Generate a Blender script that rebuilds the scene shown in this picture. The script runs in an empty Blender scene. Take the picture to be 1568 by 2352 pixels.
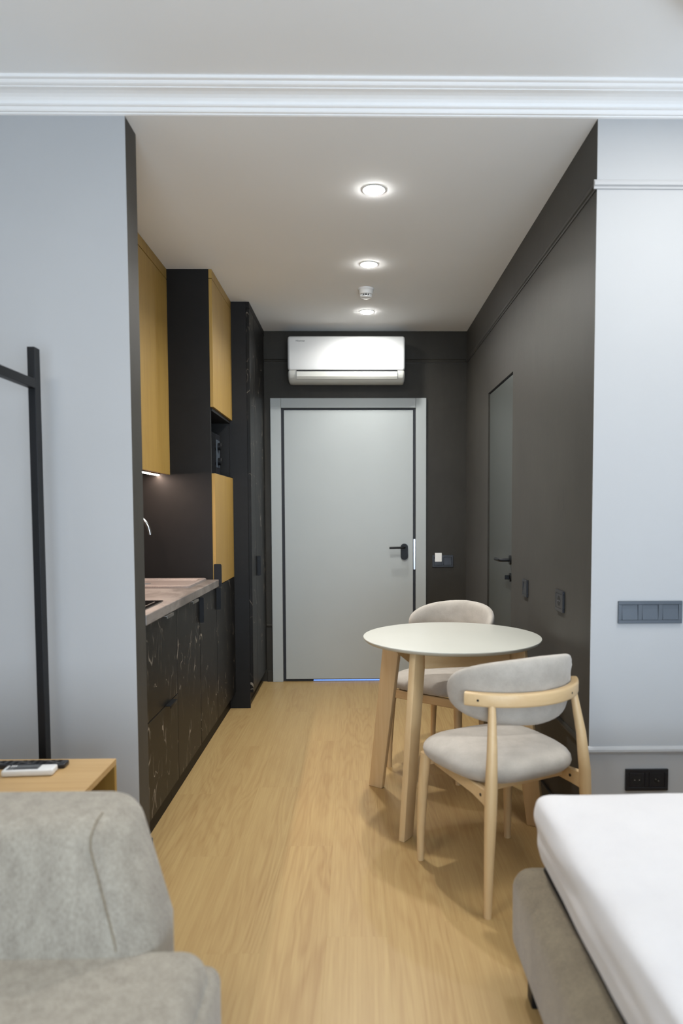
import bpy, bmesh, math, random
from mathutils import Vector, Matrix, noise as mnoise
random.seed(7)
PI = math.pi
SC = bpy.context.scene
COL = SC.collection

# ------------------------------------------------------------------ camera
FPX, CX, CY = 1638.47, 843.31, 1268.10            # focal length and principal point in pixels of 1568x2352
cam_d = bpy.data.cameras.new('camera')
cam = bpy.data.objects.new('camera', cam_d); COL.objects.link(cam)
cam_d.sensor_fit = 'AUTO'; cam_d.sensor_width = 36.0
cam_d.lens = FPX * 36.0 / 2352
cam_d.shift_x = (784 - CX) / 2352
cam_d.shift_y = (CY - 1176) / 2352
cam_d.clip_start = 0.05
CR = Vector((0.99985626, -0.01667372, -0.00307339))
CU = Vector((0.0039994, 0.05579081, 0.99843447))
CF = Vector((0.01647615, 0.99830325, -0.05584948))
cam.matrix_world = Matrix(((CR.x, CU.x, -CF.x, 0), (CR.y, CU.y, -CF.y, 0), (CR.z, CU.z, -CF.z, 1.3125), (0, 0, 0, 1)))
cam_d.dof.use_dof = True
cam_d.dof.focus_distance = 3.9
cam_d.dof.aperture_fstop = 2.0
SC.camera = cam

# ------------------------------------------------------------------ world, light, exposure
w = bpy.data.worlds.new('daylight'); SC.world = w
w.use_nodes = True
w.node_tree.nodes['Background'].inputs[0].default_value = (0.62, 0.76, 1.0, 1)
w.node_tree.nodes['Background'].inputs[1].default_value = 1.0

def area_light(name, loc, rot, size, size_y, power, color, shape='RECTANGLE', spread=PI):
    d = bpy.data.lights.new(name, 'AREA'); d.shape = shape; d.size = size
    if shape in ('RECTANGLE', 'ELLIPSE'): d.size_y = size_y
    d.energy = power; d.color = color; d.spread = spread
    o = bpy.data.objects.new(name, d); COL.objects.link(o); o.location = loc; o.rotation_euler = rot
    return o
WINDOW_W = 164
WINDOW_TILT = 28      # daylight lamp is aimed upward to brighten the ceilings
# daylight entering through the window behind the camera
area_light('window_daylight', (0.60, -2.30, 1.28), (PI / 2 + math.radians(WINDOW_TILT), 0, 0), 2.8, 2.25, WINDOW_W, (0.72, 0.85, 1.0))
ROOM_LAMP_W = 8
SOFA_FILL_W = 9.5
DOWNLIGHT_W = (11.5, 11.5, 5.5)
LED_W = 2.6
SC.view_settings.view_transform = 'Standard'
SC.view_settings.look = 'None'
SC.view_settings.gamma = 1.0
SC.view_settings.use_curve_mapping = False
SC.view_settings.exposure = 0.44
SC.cycles.max_bounces = 8; SC.cycles.diffuse_bounces = 5; SC.cycles.glossy_bounces = 3; SC.cycles.transmission_bounces = 4
SC.cycles.caustics_reflective = False; SC.cycles.caustics_refractive = False; SC.cycles.sample_clamp_indirect = 6.0

# ------------------------------------------------------------------ main dimensions (metres)
XR, YB, YO = 0.8536, 5.50, 2.5637         # corridor right wall, end wall, opening plane
XP, YP = -0.7925, 2.6854                  # left pier inner face, its far edge
XL = -1.41                                # kitchen left wall
C = 2.685                                 # corridor ceiling
CM = 2.762                                # main room ceiling
XU, YC, ZUB = -1.059, 4.12, 1.536         # upper cabinet front, tall cabinet near side, upper cabinet underside
XT, XW, YW = -0.806, -0.7095, 4.741       # kitchen fronts, wardrobe panel edge, wardrobe near side
XPL = -0.843
RX0, RX1, RY0 = -2.6, 2.35, -2.4          # main room extents

# ------------------------------------------------------------------ materials
def srgb(r, g, b):
    f = lambda c: (c / 255 / 12.92) if c / 255 <= 0.04045 else ((c / 255 + 0.055) / 1.055) ** 2.4
    return (f(r), f(g), f(b), 1)

class NT:
    def __init__(s, name):
        s.m = bpy.data.materials.new(name); s.m.use_nodes = True
        s.t = s.m.node_tree; s.b = s.t.nodes['Principled BSDF']
    def n(s, kind, **kw):
        nd = s.t.nodes.new(kind)
        for k, v in kw.items():
            if k in nd.inputs.keys(): nd.inputs[k].default_value = v
            else: setattr(nd, k, v)
        return nd
    def l(s, a, b): s.t.links.new(a, b)
    def math(s, op, a, b=None, c=None, clamp=False):
        nd = s.n('ShaderNodeMath'); nd.operation = op; nd.use_clamp = clamp
        for i, v in enumerate((a, b, c)):
            if v is None: continue
            if isinstance(v, (int, float)): nd.inputs[i].default_value = v
            else: s.l(v, nd.inputs[i])
        return nd.outputs[0]
    def ramp(s, fac, stops):
        nd = s.n('ShaderNodeValToRGB'); el = nd.color_ramp.elements
        while len(el) < len(stops): el.new(0.5)
        for e, (p, c) in zip(el, stops): e.position = p; e.color = c
        s.l(fac, nd.inputs[0]); return nd.outputs[0]
    def mix(s, fac, a, b):
        nd = s.n('ShaderNodeMix'); nd.data_type = 'RGBA'
        for i, v in ((0, fac), (6, a), (7, b)):
            if isinstance(v, (int, float, tuple)): nd.inputs[i].default_value = v
            else: s.l(v, nd.inputs[i])
        return nd.outputs[2]
    def coords(s, scale=(1, 1, 1), rnd=False, rot=(0, 0, 0)):
        tc = s.n('ShaderNodeTexCoord'); v = tc.outputs['Object']
        if rnd:
            oi = s.n('ShaderNodeObjectInfo'); vm = s.n('ShaderNodeVectorMath'); vm.operation = 'MULTIPLY_ADD'
            cb = s.n('ShaderNodeCombineXYZ')
            for i, k in enumerate((37.0, 61.0, 23.0)): s.l(s.math('MULTIPLY', oi.outputs['Random'], k), cb.inputs[i])
            vm.inputs[1].default_value = (1, 1, 1)
            s.l(v, vm.inputs[0]); s.l(cb.outputs[0], vm.inputs[2]); v = vm.outputs[0]
        mp = s.n('ShaderNodeMapping'); mp.inputs['Scale'].default_value = scale; mp.inputs['Rotation'].default_value = rot
        s.l(v, mp.inputs[0]); return mp.outputs[0]
    def noise(s, vec, scale, detail=4, rough=0.55, dist=0.0):
        nd = s.n('ShaderNodeTexNoise'); nd.inputs['Scale'].default_value = scale; nd.inputs['Detail'].default_value = detail
        nd.inputs['Roughness'].default_value = rough; nd.inputs['Distortion'].default_value = dist
        s.l(vec, nd.inputs['Vector']); return nd.outputs['Fac']
    def bump(s, h, strength, dist=0.002):
        nd = s.n('ShaderNodeBump'); nd.inputs['Strength'].default_value = strength; nd.inputs['Distance'].default_value = dist
        s.l(h, nd.inputs['Height']); s.l(nd.outputs[0], s.b.inputs['Normal'])

def plain(name, col, rough=0.5, metal=0.0, var=0.0, vscale=6.0, bump=0.0, bscale=200.0, spec=0.5):
    t = NT(name); b = t.b
    b.inputs['Roughness'].default_value = rough; b.inputs['Metallic'].default_value = metal
    b.inputs['Specular IOR Level'].default_value = spec
    v = t.coords()
    n = t.noise(v, vscale, 3 if var > 0.03 else 1)
    k = max(var, 0.01)
    lo = tuple(max(0, c * (1 - k)) for c in col[:3]) + (1,); hi = tuple(min(1, c * (1 + k)) for c in col[:3]) + (1,)
    t.l(t.ramp(n, [(0.3, lo), (0.7, hi)]), b.inputs['Base Color'])
    if bump: t.bump(t.noise(v, bscale, 3), bump)
    return t.m

def wood(name, light, dark, axis='z', rough=0.5, scale=1.0, ring=0.5, fibre=0.5, rnd=True, var=0.0, bump=0.05, freq=95.0):
    t = NT(name); b = t.b; b.inputs['Roughness'].default_value = rough
    st = {'x': (0.10, 1, 1), 'y': (1, 0.10, 1), 'z': (1, 1, 0.10)}[axis]
    st2 = {'x': (0.02, 1, 1), 'y': (1, 0.02, 1), 'z': (1, 1, 0.02)}[axis]
    v = t.coords(tuple(c * scale for c in st), rnd); v2 = t.coords(tuple(c * scale for c in st2), rnd)
    big = t.noise(v, 4.0, 3, 0.5, 0.35)
    rings = t.math('SINE', t.math('MULTIPLY', big, freq))
    rings = t.math('MULTIPLY_ADD', rings, 0.5, 0.5)
    rings = t.math('POWER', rings, 2.0)
    rmask = t.noise(v, 2.2, 2)
    rings = t.math('MULTIPLY', rings, t.math('MULTIPLY_ADD', rmask, 2.2, -0.75, True))
    fib = t.noise(v2, 160.0, 4, 0.65)
    med = t.noise(v2, 26.0, 4, 0.6)
    f = t.math('ADD', t.math('MULTIPLY', rings, ring), t.math('MULTIPLY', t.math('SUBTRACT', fib, 0.5), fibre))
    f = t.math('ADD', f, t.math('MULTIPLY_ADD', med, 0.7, -0.16), None, True)
    col = t.ramp(f, [(0.0, light), (1.0, dark)])
    if var and rnd:
        oi = t.n('ShaderNodeObjectInfo'); hs = t.n('ShaderNodeHueSaturation')
        t.l(t.math('MULTIPLY_ADD', oi.outputs['Random'], var, 1 - var / 2), hs.inputs['Value'])
        t.l(col, hs.inputs['Color']); col = hs.outputs[0]
    t.l(col, b.inputs['Base Color'])
    if bump: t.bump(fib, bump, 0.001)
    return t.m

def fabric(name, a, c, scale=420.0, rough=0.9, patch=9.0, bump=0.25, st=(1, 1, 1)):
    t = NT(name); b = t.b; b.inputs['Roughness'].default_value = rough
    b.inputs['Sheen Weight'].default_value = 0.25; b.inputs['Specular IOR Level'].default_value = 0.2
    v = t.coords(st)
    f = t.math('ADD', t.math('MULTIPLY', t.noise(v, scale, 2), 0.5), t.math('MULTIPLY', t.noise(v, patch, 5, 0.65), 0.5))
    t.l(t.ramp(f, [(0.36, a), (0.64, c)]), b.inputs['Base Color'])
    t.bump(t.noise(v, scale, 2), bump, 0.0015)
    return t.m

def marble_dark(name, base, hi, vein):
    t = NT(name); b = t.b; b.inputs['Roughness'].default_value = 0.42; b.inputs['Specular IOR Level'].default_value = 0.2
    v = t.coords((1, 1.0, 0.42), True, (0.28, 0.0, 0.1))
    n1 = t.noise(v, 4.2, 2, 0.45, 0.3)
    vein1 = t.math('LESS_THAN', t.math('ABSOLUTE', t.math('SUBTRACT', n1, 0.5)), 0.0034)
    v3 = t.coords((1, 1.1, 0.55), True, (-0.35, 0.0, 0.0))
    n3 = t.noise(v3, 6.5, 2, 0.45, 0.4)
    vein2 = t.math('LESS_THAN', t.math('ABSOLUTE', t.math('SUBTRACT', n3, 0.52)), 0.0030)
    mask = t.math('MULTIPLY_ADD', t.noise(t.coords((1, 1, 0.7), True), 13.0, 3), 7.0, -3.25, True)
    vv = t.math('MULTIPLY', t.math('MAXIMUM', vein1, vein2), mask)
    cloud = t.noise(v, 7.0, 5)
    col = t.ramp(cloud, [(0.3, base), (0.75, hi)])
    t.l(t.mix(t.math('MULTIPLY', vv, 0.8), col, vein), b.inputs['Base Color'])
    return t.m

def plaster(name, base, hi, rough=0.6, bump=0.12, scuff=None):
    t = NT(name); b = t.b; b.inputs['Roughness'].default_value = rough; b.inputs['Specular IOR Level'].default_value = 0.2; b.inputs['Sheen Weight'].default_value = 0.035; b.inputs['Sheen Roughness'].default_value = 0.45
    v = t.coords()
    f = t.math('ADD', t.math('MULTIPLY', t.noise(v, 3.0, 6, 0.6, 0.6), 0.7), t.math('MULTIPLY', t.noise(t.coords((1, 1, 0.25)), 22.0, 5), 0.3))
    col = t.ramp(f, [(0.32, base), (0.7, hi)])
    if scuff:      # a patch of thin dark rub marks: (y0, y1, z0, z1) in object coordinates
        tc = t.n('ShaderNodeTexCoord'); sx = t.n('ShaderNodeSeparateXYZ'); t.l(tc.outputs['Object'], sx.inputs[0])
        def win(o, a, c): return t.math('MULTIPLY', t.math('MULTIPLY', t.math('SUBTRACT', o, a), t.math('SUBTRACT', c, o)), 4.0 / (c - a) ** 2, None, True)
        m = t.math('MULTIPLY', win(sx.outputs[1], scuff[0], scuff[1]), win(sx.outputs[2], scuff[2], scuff[3]))
        n = t.noise(t.coords((1, 1.0, 0.10), False, (0.10, 0, 0)), 75.0, 2)
        m = t.math('MULTIPLY', m, t.math('MULTIPLY_ADD', n, 7.0, -3.9, True))
        col = t.mix(m, col, tuple(c * 0.45 for c in base[:3]) + (1,))
    t.l(col, b.inputs['Base Color'])
    t.bump(t.noise(v, 60.0, 6, 0.6), bump, 0.002)
    return t.m

def emit(name, col, strength):
    t = NT(name)
    e = t.n('ShaderNodeEmission'); e.inputs[0].default_value = col; e.inputs[1].default_value = strength
    t.l(e.outputs[0], t.t.nodes['Material Output'].inputs[0]); return t.m

M = {}
M['floor'] = wood('oak_laminate', srgb(178, 151, 102), srgb(143, 106, 62), 'y', 0.42, 1.25, 0.36, 0.9, True, 0.0, 0.03, 120.0)
M['oak'] = wood('oak_veneer', srgb(168, 137, 71), srgb(132, 96, 40), 'z', 0.5, 1.3, 0.25, 0.6, True, 0.0, 0.03)
M['oak_table'] = wood('oak_veneer_table', srgb(194, 162, 114), srgb(155, 117, 67), 'x', 0.5, 1.3, 0.3, 0.6, True, 0.0, 0.03)
M['beech'] = wood('pale_beech', srgb(211, 184, 141), srgb(184, 146, 98), 'z', 0.42, 1.6, 0.2, 0.35, True, 0.0, 0.02)
M['beech_x'] = wood('pale_beech_rail', srgb(211, 184, 141), srgb(184, 146, 98), 'x', 0.42, 1.6, 0.2, 0.35, True, 0.0, 0.02)
M['dark_wall'] = plaster('dark_plaster', srgb(47, 44, 38), srgb(57, 54, 48), 0.5)
M['dark_wall_scuffed'] = plaster('dark_plaster_scuffed', srgb(48, 45, 39), srgb(58, 55, 49), 0.5, scuff=(-1.22, -1.02, 1.27, 1.47))
M['white_wall'] = plain('pale_grey_paint', srgb(176, 178, 180), 0.85, 0, 0.012, 3.0, 0.05, 300)
M['ceiling'] = plain('white_ceiling_paint', srgb(245, 246, 246), 0.9, 0, 0.01, 2.0)
M['moulding'] = plain('white_moulding_paint', srgb(245, 245, 244), 0.55, 0, 0.01, 3.0)
M['dark_panel'] = plain('dark_grey_laminate', srgb(24, 23, 22), 0.5, 0, 0.08, 14.0, spec=0.24)
M['black_panel'] = plain('black_laminate', srgb(29, 29, 31), 0.5, 0, 0.08, 10.0, spec=0.2)
M['marble'] = marble_dark('dark_marble_laminate', srgb(17, 17, 15), srgb(24, 22, 20), srgb(152, 143, 130))
M['plinth'] = plain('plinth_black_brown', srgb(20, 18, 17), 0.55, 0, 0.1, 8.0, spec=0.2)
M['black_metal'] = plain('black_powder_coat', srgb(18, 19, 21), 0.45, 0, 0.05, 30.0, spec=0.25)
M['black_gloss'] = plain('black_glass', srgb(12, 12, 13), 0.08)
M['grey_metal'] = plain('grey_anodised', srgb(112, 110, 106), 0.4, 0.6, 0.05, 30)
M['chrome'] = plain('chrome', srgb(225, 225, 228), 0.12, 1.0)
M['steel'] = plain('steel', srgb(200, 203, 208), 0.3, 0.8)
M['door_grey'] = plain('door_grey_paint', srgb(171, 176, 175), 0.5, 0, 0.012, 4.0)
M['door_seal'] = plain('door_seal_rubber', srgb(22, 24, 30), 0.6)
M['flush_door'] = plain('flush_door_paint', srgb(63, 66, 63), 0.38, 0, 0.03, 5.0)
M['white_plastic'] = plain('white_plastic', srgb(227, 228, 227), 0.32)
M['grey_plastic'] = plain('warm_grey_plastic', srgb(205, 205, 198), 0.4)
M['switch'] = plain('anthracite_plastic', srgb(75, 83, 92), 0.32)
M['switch_dark'] = plain('black_plastic', srgb(29, 30, 34), 0.35)
M['hole'] = plain('dark_recess', srgb(8, 8, 9), 0.7)
M['table_top'] = plain('cream_lacquer', srgb(187, 188, 180), 0.35)
M['chair_fabric'] = fabric('beige_chair_weave', srgb(159, 153, 144), srgb(184, 178, 169), 700, 0.9, 14, 0.15)
M['sofa_fabric'] = fabric('grey_beige_chenille', srgb(130, 123, 112), srgb(162, 156, 143), 260, 0.95, 30, 0.5, (1, 1, 0.4))
M['bed_fabric'] = fabric('taupe_velour', srgb(108, 97, 80), srgb(137, 126, 104), 260, 0.9, 13, 0.3, (1, 1, 0.45))
M['linen'] = fabric('white_linen', srgb(201, 200, 202), srgb(210, 209, 210), 500, 0.9, 6, 0.15)
M['stone'] = None
M['sink'] = plain('grey_granite_composite', srgb(128, 119, 114), 0.45, 0, 0.12, 160)
M['card'] = plain('white_card', srgb(240, 240, 236), 0.5)
M['lcd'] = plain('grey_display', srgb(92, 94, 96), 0.25)
M['ink'] = plain('dark_ink', srgb(48, 51, 56), 0.5)
M['white_print'] = plain('white_print', srgb(235, 235, 235), 0.5)
M['lamp_emit'] = emit('downlight_diffuser', (1, 0.99, 0.96, 1), 150)
M['room_emit'] = emit('ceiling_lamp_diffuser', (1, 0.97, 0.93, 1), 5)
M['led_emit'] = emit('led_strip_diffuser', (1, 0.74, 0.60, 1), 60)
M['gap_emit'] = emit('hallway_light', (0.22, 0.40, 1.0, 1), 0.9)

def worktop_mat():
    t = NT('brown_grey_marble_worktop'); b = t.b; b.inputs['Roughness'].default_value = 0.4
    v = t.coords((1, 0.55, 1), False, (0, 0, 0.5))
    n1 = t.noise(v, 6.0, 7, 0.62, 1.2)
    t.l(t.ramp(n1, [(0.3, srgb(73, 68, 64)), (0.45, srgb(105, 99, 94)), (0.58, srgb(131, 125, 120)), (0.75, srgb(89, 83, 78))]), b.inputs['Base Color'])
    return t.m
M['stone'] = worktop_mat()

# ------------------------------------------------------------------ mesh helpers
def bx(bm, lo, hi, bevel=0.0, seg=2):
    r = bmesh.ops.create_cube(bm, size=1.0)
    vs = r['verts']
    for v in vs:
        v.co = Vector([lo[i] + (v.co[i] + 0.5) * (hi[i] - lo[i]) for i in range(3)])
    if bevel > 0:
        es = list({e for v in vs for e in v.link_edges})
        bmesh.ops.bevel(bm, geom=es, offset=bevel, segments=seg, profile=0.5, affect='EDGES', clamp_overlap=True)
    return bm
def box(lo, hi, bevel=0.0, seg=2): return bx(bmesh.new(), lo, hi, bevel, seg)
def prism(bm, pts, d0, d1, axis):
    """extrude a 2D outline along an axis: axis 'x' -> pts are (y,z); 'y' -> (x,z); 'z' -> (x,y)"""
    def mk(p, d): return {'x': (d, p[0], p[1]), 'y': (p[0], d, p[1]), 'z': (p[0], p[1], d)}[axis]
    a = [bm.verts.new(mk(p, d0)) for p in pts]; b = [bm.verts.new(mk(p, d1)) for p in pts]
    n = len(pts)
    for i in range(n): bm.faces.new((a[i], a[(i + 1) % n], b[(i + 1) % n], b[i]))
    bm.faces.new(a[::-1]); bm.faces.new(b)
    bmesh.ops.recalc_face_normals(bm, faces=bm.faces)
    return bm
def rrect(x0, x1, y0, y1, r, n=6):
    pts = []
    for cx, cy, a0 in ((x1 - r, y1 - r, 0), (x0 + r, y1 - r, PI / 2), (x0 + r, y0 + r, PI), (x1 - r, y0 + r, 1.5 * PI)):
        for i in range(n + 1):
            a = a0 + i / n * PI / 2; pts.append((cx + r * math.cos(a), cy + r * math.sin(a)))
    return pts
def sweep(bm, path, rad, n=16, closed_ends=True, scale2=None):
    """tube along a list of points with per-point radius"""
    path = [Vector(p) for p in path]; rings = []
    up = None
    for i, p in enumerate(path):
        d = (path[min(i + 1, len(path) - 1)] - path[max(i - 1, 0)]).normalized()
        if up is None: up = Vector((0, 0, 1)) if abs(d.z) < 0.9 else Vector((0, 1, 0))
        s = d.cross(up).normalized(); u = s.cross(d).normalized(); up = u
        r = rad[i] if isinstance(rad, (list, tuple)) else rad
        rings.append([bm.verts.new(p + (s * math.cos(2 * PI * k / n) + u * math.sin(2 * PI * k / n)) * r) for k in range(n)])
    for a, b in zip(rings, rings[1:]):
        for k in range(n): bm.faces.new((a[k], a[(k + 1) % n], b[(k + 1) % n], b[k]))
    if closed_ends: bm.faces.new(rings[0][::-1]); bm.faces.new(rings[-1])
    return bm
def lathe(bm, prof, center=(0, 0, 0), n=48):
    """prof: (r,z) list; r==0 makes a pole"""
    c = Vector(center); rings = []
    for r, z in prof:
        if r < 1e-6: rings.append([bm.verts.new(c + Vector((0, 0, z)))])
        else: rings.append([bm.verts.new(c + Vector((r * math.cos(2 * PI * k / n), r * math.sin(2 * PI * k / n), z))) for k in range(n)])
    for a, b in zip(rings, rings[1:]):
        for k in range(n):
            if len(a) == 1 and len(b) == 1: continue
            if len(a) == 1: bm.faces.new((a[0], b[k], b[(k + 1) % n]))
            elif len(b) == 1: bm.faces.new((a[k], a[(k + 1) % n], b[0]))
            else: bm.faces.new((a[k], a[(k + 1) % n], b[(k + 1) % n], b[k]))
    bmesh.ops.recalc_face_normals(bm, faces=bm.faces)
    return bm
def disc(center, axis, r, depth, n=24):
    """short cylinder starting at center and going `depth` along axis"""
    bm = bmesh.new(); a = Vector(center); sweep(bm, [a, a + Vector(axis) * depth], r, n); 
    bmesh.ops.recalc_face_normals(bm, faces=bm.faces); return bm

def obj(name, bm, mat, parent=None, smooth=False, subsurf=0, label=None, kind=None):
    me = bpy.data.meshes.new(name)
    bmesh.ops.recalc_face_normals(bm, faces=bm.faces)
    bm.to_mesh(me); bm.free()
    me.materials.append(M[mat] if isinstance(mat, str) else mat)
    o = bpy.data.objects.new(name, me); COL.objects.link(o)
    if parent is not None:
        mw = parent['_mw']; P = Matrix([mw[0:4], mw[4:8], mw[8:12], mw[12:16]])
        me.transform(P.inverted()); o.parent = parent
        o['_mw'] = mw
    else:
        # origin at the base centre of the mesh, so that every object sits where it stands
        xs = [v.co for v in me.vertices]
        c = Vector(((min(v.x for v in xs) + max(v.x for v in xs)) / 2, (min(v.y for v in xs) + max(v.y for v in xs)) / 2, min(v.z for v in xs)))
        me.transform(Matrix.Translation(-c)); o.location = c
        o['_mw'] = [x for r in Matrix.Translation(c) for x in r]
    if smooth:
        for p in me.polygons: p.use_smooth = True
        if smooth != 'all':
            try: me.set_sharp_from_angle(angle=math.radians(40))
            except Exception: pass
    if subsurf:
        m = o.modifiers.new('subdivision', 'SUBSURF'); m.levels = subsurf; m.render_levels = subsurf
    if label: o['label'] = label
    if kind: o['kind'] = kind
    return o
def tag(o, label, cat, group=None):
    o['label'] = label; o['category'] = cat
    if group: o['group'] = group
    return o
def thing(name, label, cat, loc=(0, 0, 0), rotz=0, group=None):
    o = bpy.data.objects.new(name, None); COL.objects.link(o); o.empty_display_size = 0.1
    o.location = loc; o.rotation_euler = (0, 0, rotz)
    o['_mw'] = [x for r in (Matrix.Translation(loc) @ Matrix.Rotation(rotz, 4, 'Z')) for x in r]
    if label: tag(o, label, cat, group)
    return o
def struct(name, bm, mat, label=None, parent=None, smooth=False):
    o = obj(name, bm, mat, parent, smooth)
    if parent is None: o['kind'] = 'structure'
    if label: o['label'] = label
    return o
def struct_root(name, label, loc):
    o = thing(name, None, None, loc); o['kind'] = 'structure'; o['label'] = label; return o

# ------------------------------------------------------------------ the setting
fl = struct('floor', box((RX0, RY0, -0.06), (RX1, YB + 0.1, -0.0045)), 'floor', 'pale oak laminate floor running from the room into the corridor')
PWID, PLEN = 0.188, 1.29
pmesh = {}
row = 0
x = -1.598
while x < 1.6:
    y = -0.75 - (row * 0.47 % 1.0) * PLEN
    while y < YB:
        y0, y1 = max(y, -0.75), min(y + PLEN, YB)
        if y1 - y0 > 0.05:
            key = round(y1 - y0, 3)
            if key not in pmesh:
                o = obj('plank', box((x + 0.00005, y0 + 0.00005, -0.0043), (x + PWID - 0.00005, y1 - 0.00005, 0.0), 0.0002, 1), 'floor')
                pmesh[key] = o.data
            else:
                o = bpy.data.objects.new('plank', pmesh[key]); COL.objects.link(o)
            o.location = Vector((x + PWID / 2, (y0 + y1) / 2, -0.0043)) - fl.location
            o.parent = fl
        y += PLEN
    x += PWID; row += 1

struct('ceiling', box((RX0, RY0, CM), (RX1, YO + 0.12, CM + 0.1)), 'ceiling', 'white ceiling of the bright front room')
struct('ceiling', box((XL - 0.1, YO, C), (XR + 0.1, YB + 0.1, C + 0.06)), 'ceiling', 'lower white ceiling over the dark corridor with three downlights')
# pale front walls (thin painted skin over the piers)
struct('wall_front_left', box((RX0, YO - 0.002, 0), (XP, YO, CM)), 'white_wall', 'blue grey painted wall beside the kitchen niche')
struct('wall_front_right', box((XR, YO - 0.002, 0), (RX1, YO, CM)), 'white_wall', 'pale grey painted wall behind the bed')
struct('wall_front_top', box((XP, YO - 0.002, C), (XR, YO + 0.0, CM)), 'white_wall', 'pale strip of wall over the corridor opening')
struct('wall_pier', box((RX0, YO, 0), (XP, YP, C)), 'dark_wall', 'dark narrow side of the wall end beside the kitchen')
struct('wall_left', box((XL - 0.1, YP, 0), (XL, YB + 0.1, C)), 'dark_wall', 'dark wall behind the kitchen cabinets')
struct('wall_back', box((XL, YB, 0), (XR + 0.1, YB + 0.1, C)), 'dark_wall', 'dark plaster wall at the corridor end around the entrance door')
Y1, Y2, D2H = 4.601, 3.887, 2.07
bm = bmesh.new()
bx(bm, (XR, YO, 0), (XR + 0.1, Y2, C)); bx(bm, (XR, Y2, D2H), (XR + 0.1, Y1, C)); bx(bm, (XR, Y1, 0), (XR + 0.1, YB, C))
struct('wall_right', bm, 'dark_wall_scuffed', 'dark plaster corridor wall on the right with a flush door')
struct('wall_room_right', box((RX1, RY0, 0), (RX1 + 0.1, YO, CM)), 'white_wall', 'pale side wall of the front room beyond the bed')
struct('wall_room_left', box((RX0 - 0.1, RY0, 0), (RX0, YO, CM)), 'white_wall', 'pale side wall of the front room beyond the sofa')
WX0, WX1, WZ0, WZ1 = -0.95, 1.95, 0.12, 2.55
bm = bmesh.new()
bx(bm, (RX0, RY0 - 0.15, 0), (WX0, RY0, CM)); bx(bm, (WX1, RY0 - 0.15, 0), (RX1, RY0, CM))
bx(bm, (WX0, RY0 - 0.15, 0), (WX1, RY0, WZ0)); bx(bm, (WX0, RY0 - 0.15, WZ1), (WX1, RY0, CM))
struct('wall_window', bm, 'white_wall', 'pale window wall behind the viewer')
wn = struct_root('window_1', 'wide window behind the viewer', (0.5, RY0 - 0.08, WZ0))
for lo, hi in (((WX0, RY0 - 0.11, WZ0), (WX1, RY0 - 0.05, WZ0 + 0.06)), ((WX0, RY0 - 0.11, WZ1 - 0.06), (WX1, RY0 - 0.05, WZ1)),
               ((WX0, RY0 - 0.11, WZ0 + 0.06), (WX0 + 0.06, RY0 - 0.05, WZ1 - 0.06)), ((WX1 - 0.06, RY0 - 0.11, WZ0 + 0.06), (WX1, RY0 - 0.05, WZ1 - 0.06)),
               ((0.47, RY0 - 0.11, WZ0 + 0.06), (0.53, RY0 - 0.05, WZ1 - 0.06))):
    obj('window_frame', box(lo, hi, 0.004), 'white_plastic', wn)
gm = NT('window_glass'); gm.b.inputs['Transmission Weight'].default_value = 1.0; gm.b.inputs['Roughness'].default_value = 0.0; gm.b.inputs['IOR'].default_value = 1.02
for a, b in ((WX0 + 0.06, 0.47), (0.53, WX1 - 0.06)):
    obj('pane', box((a, RY0 - 0.085, WZ0 + 0.06), (b, RY0 - 0.079, WZ1 - 0.06)), gm.m, wn)

# cornice: profile (distance from the wall, height), mitred only by the side walls
prof = [(0.0, 2.684), (0.007, 2.686), (0.007, 2.690), (0.016, 2.690), (0.019, 2.6945), (0.021, 2.7025), (0.028, 2.7035), (0.031, 2.7065), (0.031, 2.7095),
        (0.0285, 2.7105), (0.031, 2.718), (0.037, 2.7255), (0.047, 2.732), (0.060, 2.7355), (0.076, 2.7365), (0.076, 2.7395), (0.082, 2.7400),
        (0.088, 2.7425), (0.092, 2.7475), (0.093, 2.7505), (0.101, 2.7515), (0.104, 2.7530), (0.104, CM), (0.0, CM)]
bm = bmesh.new(); prism(bm, [(YO - 0.002 - d, z) for d, z in prof], RX0, RX1, 'x')
struct('trim_cornice', bm, 'moulding', 'white stepped cornice running across the top of the opening')

# picture rail and dado rail: small half-round profile
def rail_prof(z0, z1, d):
    h = z1 - z0
    return [(0, z0), (d * 0.35, z0), (d * 0.5, z0 + h * 0.22), (d, z0 + h * 0.34), (d, z0 + h * 0.66), (d * 0.72, z0 + h * 0.86), (d * 0.4, z1), (0, z1)]
def rail(name, z0, z1, d, side, a, b, mat, label):
    p = rail_prof(z0, z1, d); bm = bmesh.new()
    if side == 'front': prism(bm, [(YO - 0.002 - q, z) for q, z in p], a, b, 'x')
    elif side == 'back': prism(bm, [(YB - q, z) for q, z in p], a, b, 'x')
    else: prism(bm, [(XR - q, z) for q, z in p], a, b, 'y')
    return struct(name, bm, mat, label)
TZ0, TZ1, DZ0, DZ1 = 2.444, 2.475, 0.424, 0.452
rail('trim_1', TZ0, TZ1, 0.013, 'front', XR - 0.012, RX1, 'white_wall', 'pale picture rail on the wall over the bed')
rail('trim_2', DZ0, DZ1, 0.014, 'front', XR - 0.012, RX1, 'white_wall', 'pale dado rail on the wall over the bed')
rail('trim_3', TZ0, TZ1, 0.010, 'right', YO, YB, 'dark_wall', 'dark picture rail high on the corridor right wall')
rail('trim_4', DZ0, DZ1, 0.010, 'right', YO, Y2 - 0.004, 'dark_wall', 'dark dado rail on the corridor wall behind the chairs')
rail('trim_5', DZ0, DZ1, 0.010, 'right', Y1 + 0.004, YB - 0.011, 'dark_wall', 'dark dado rail beyond the flush door')
rail('trim_6', TZ0, TZ1, 0.010, 'back', -0.6875, XR - 0.011, 'dark_wall', 'dark picture rail behind the air conditioner')
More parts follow.
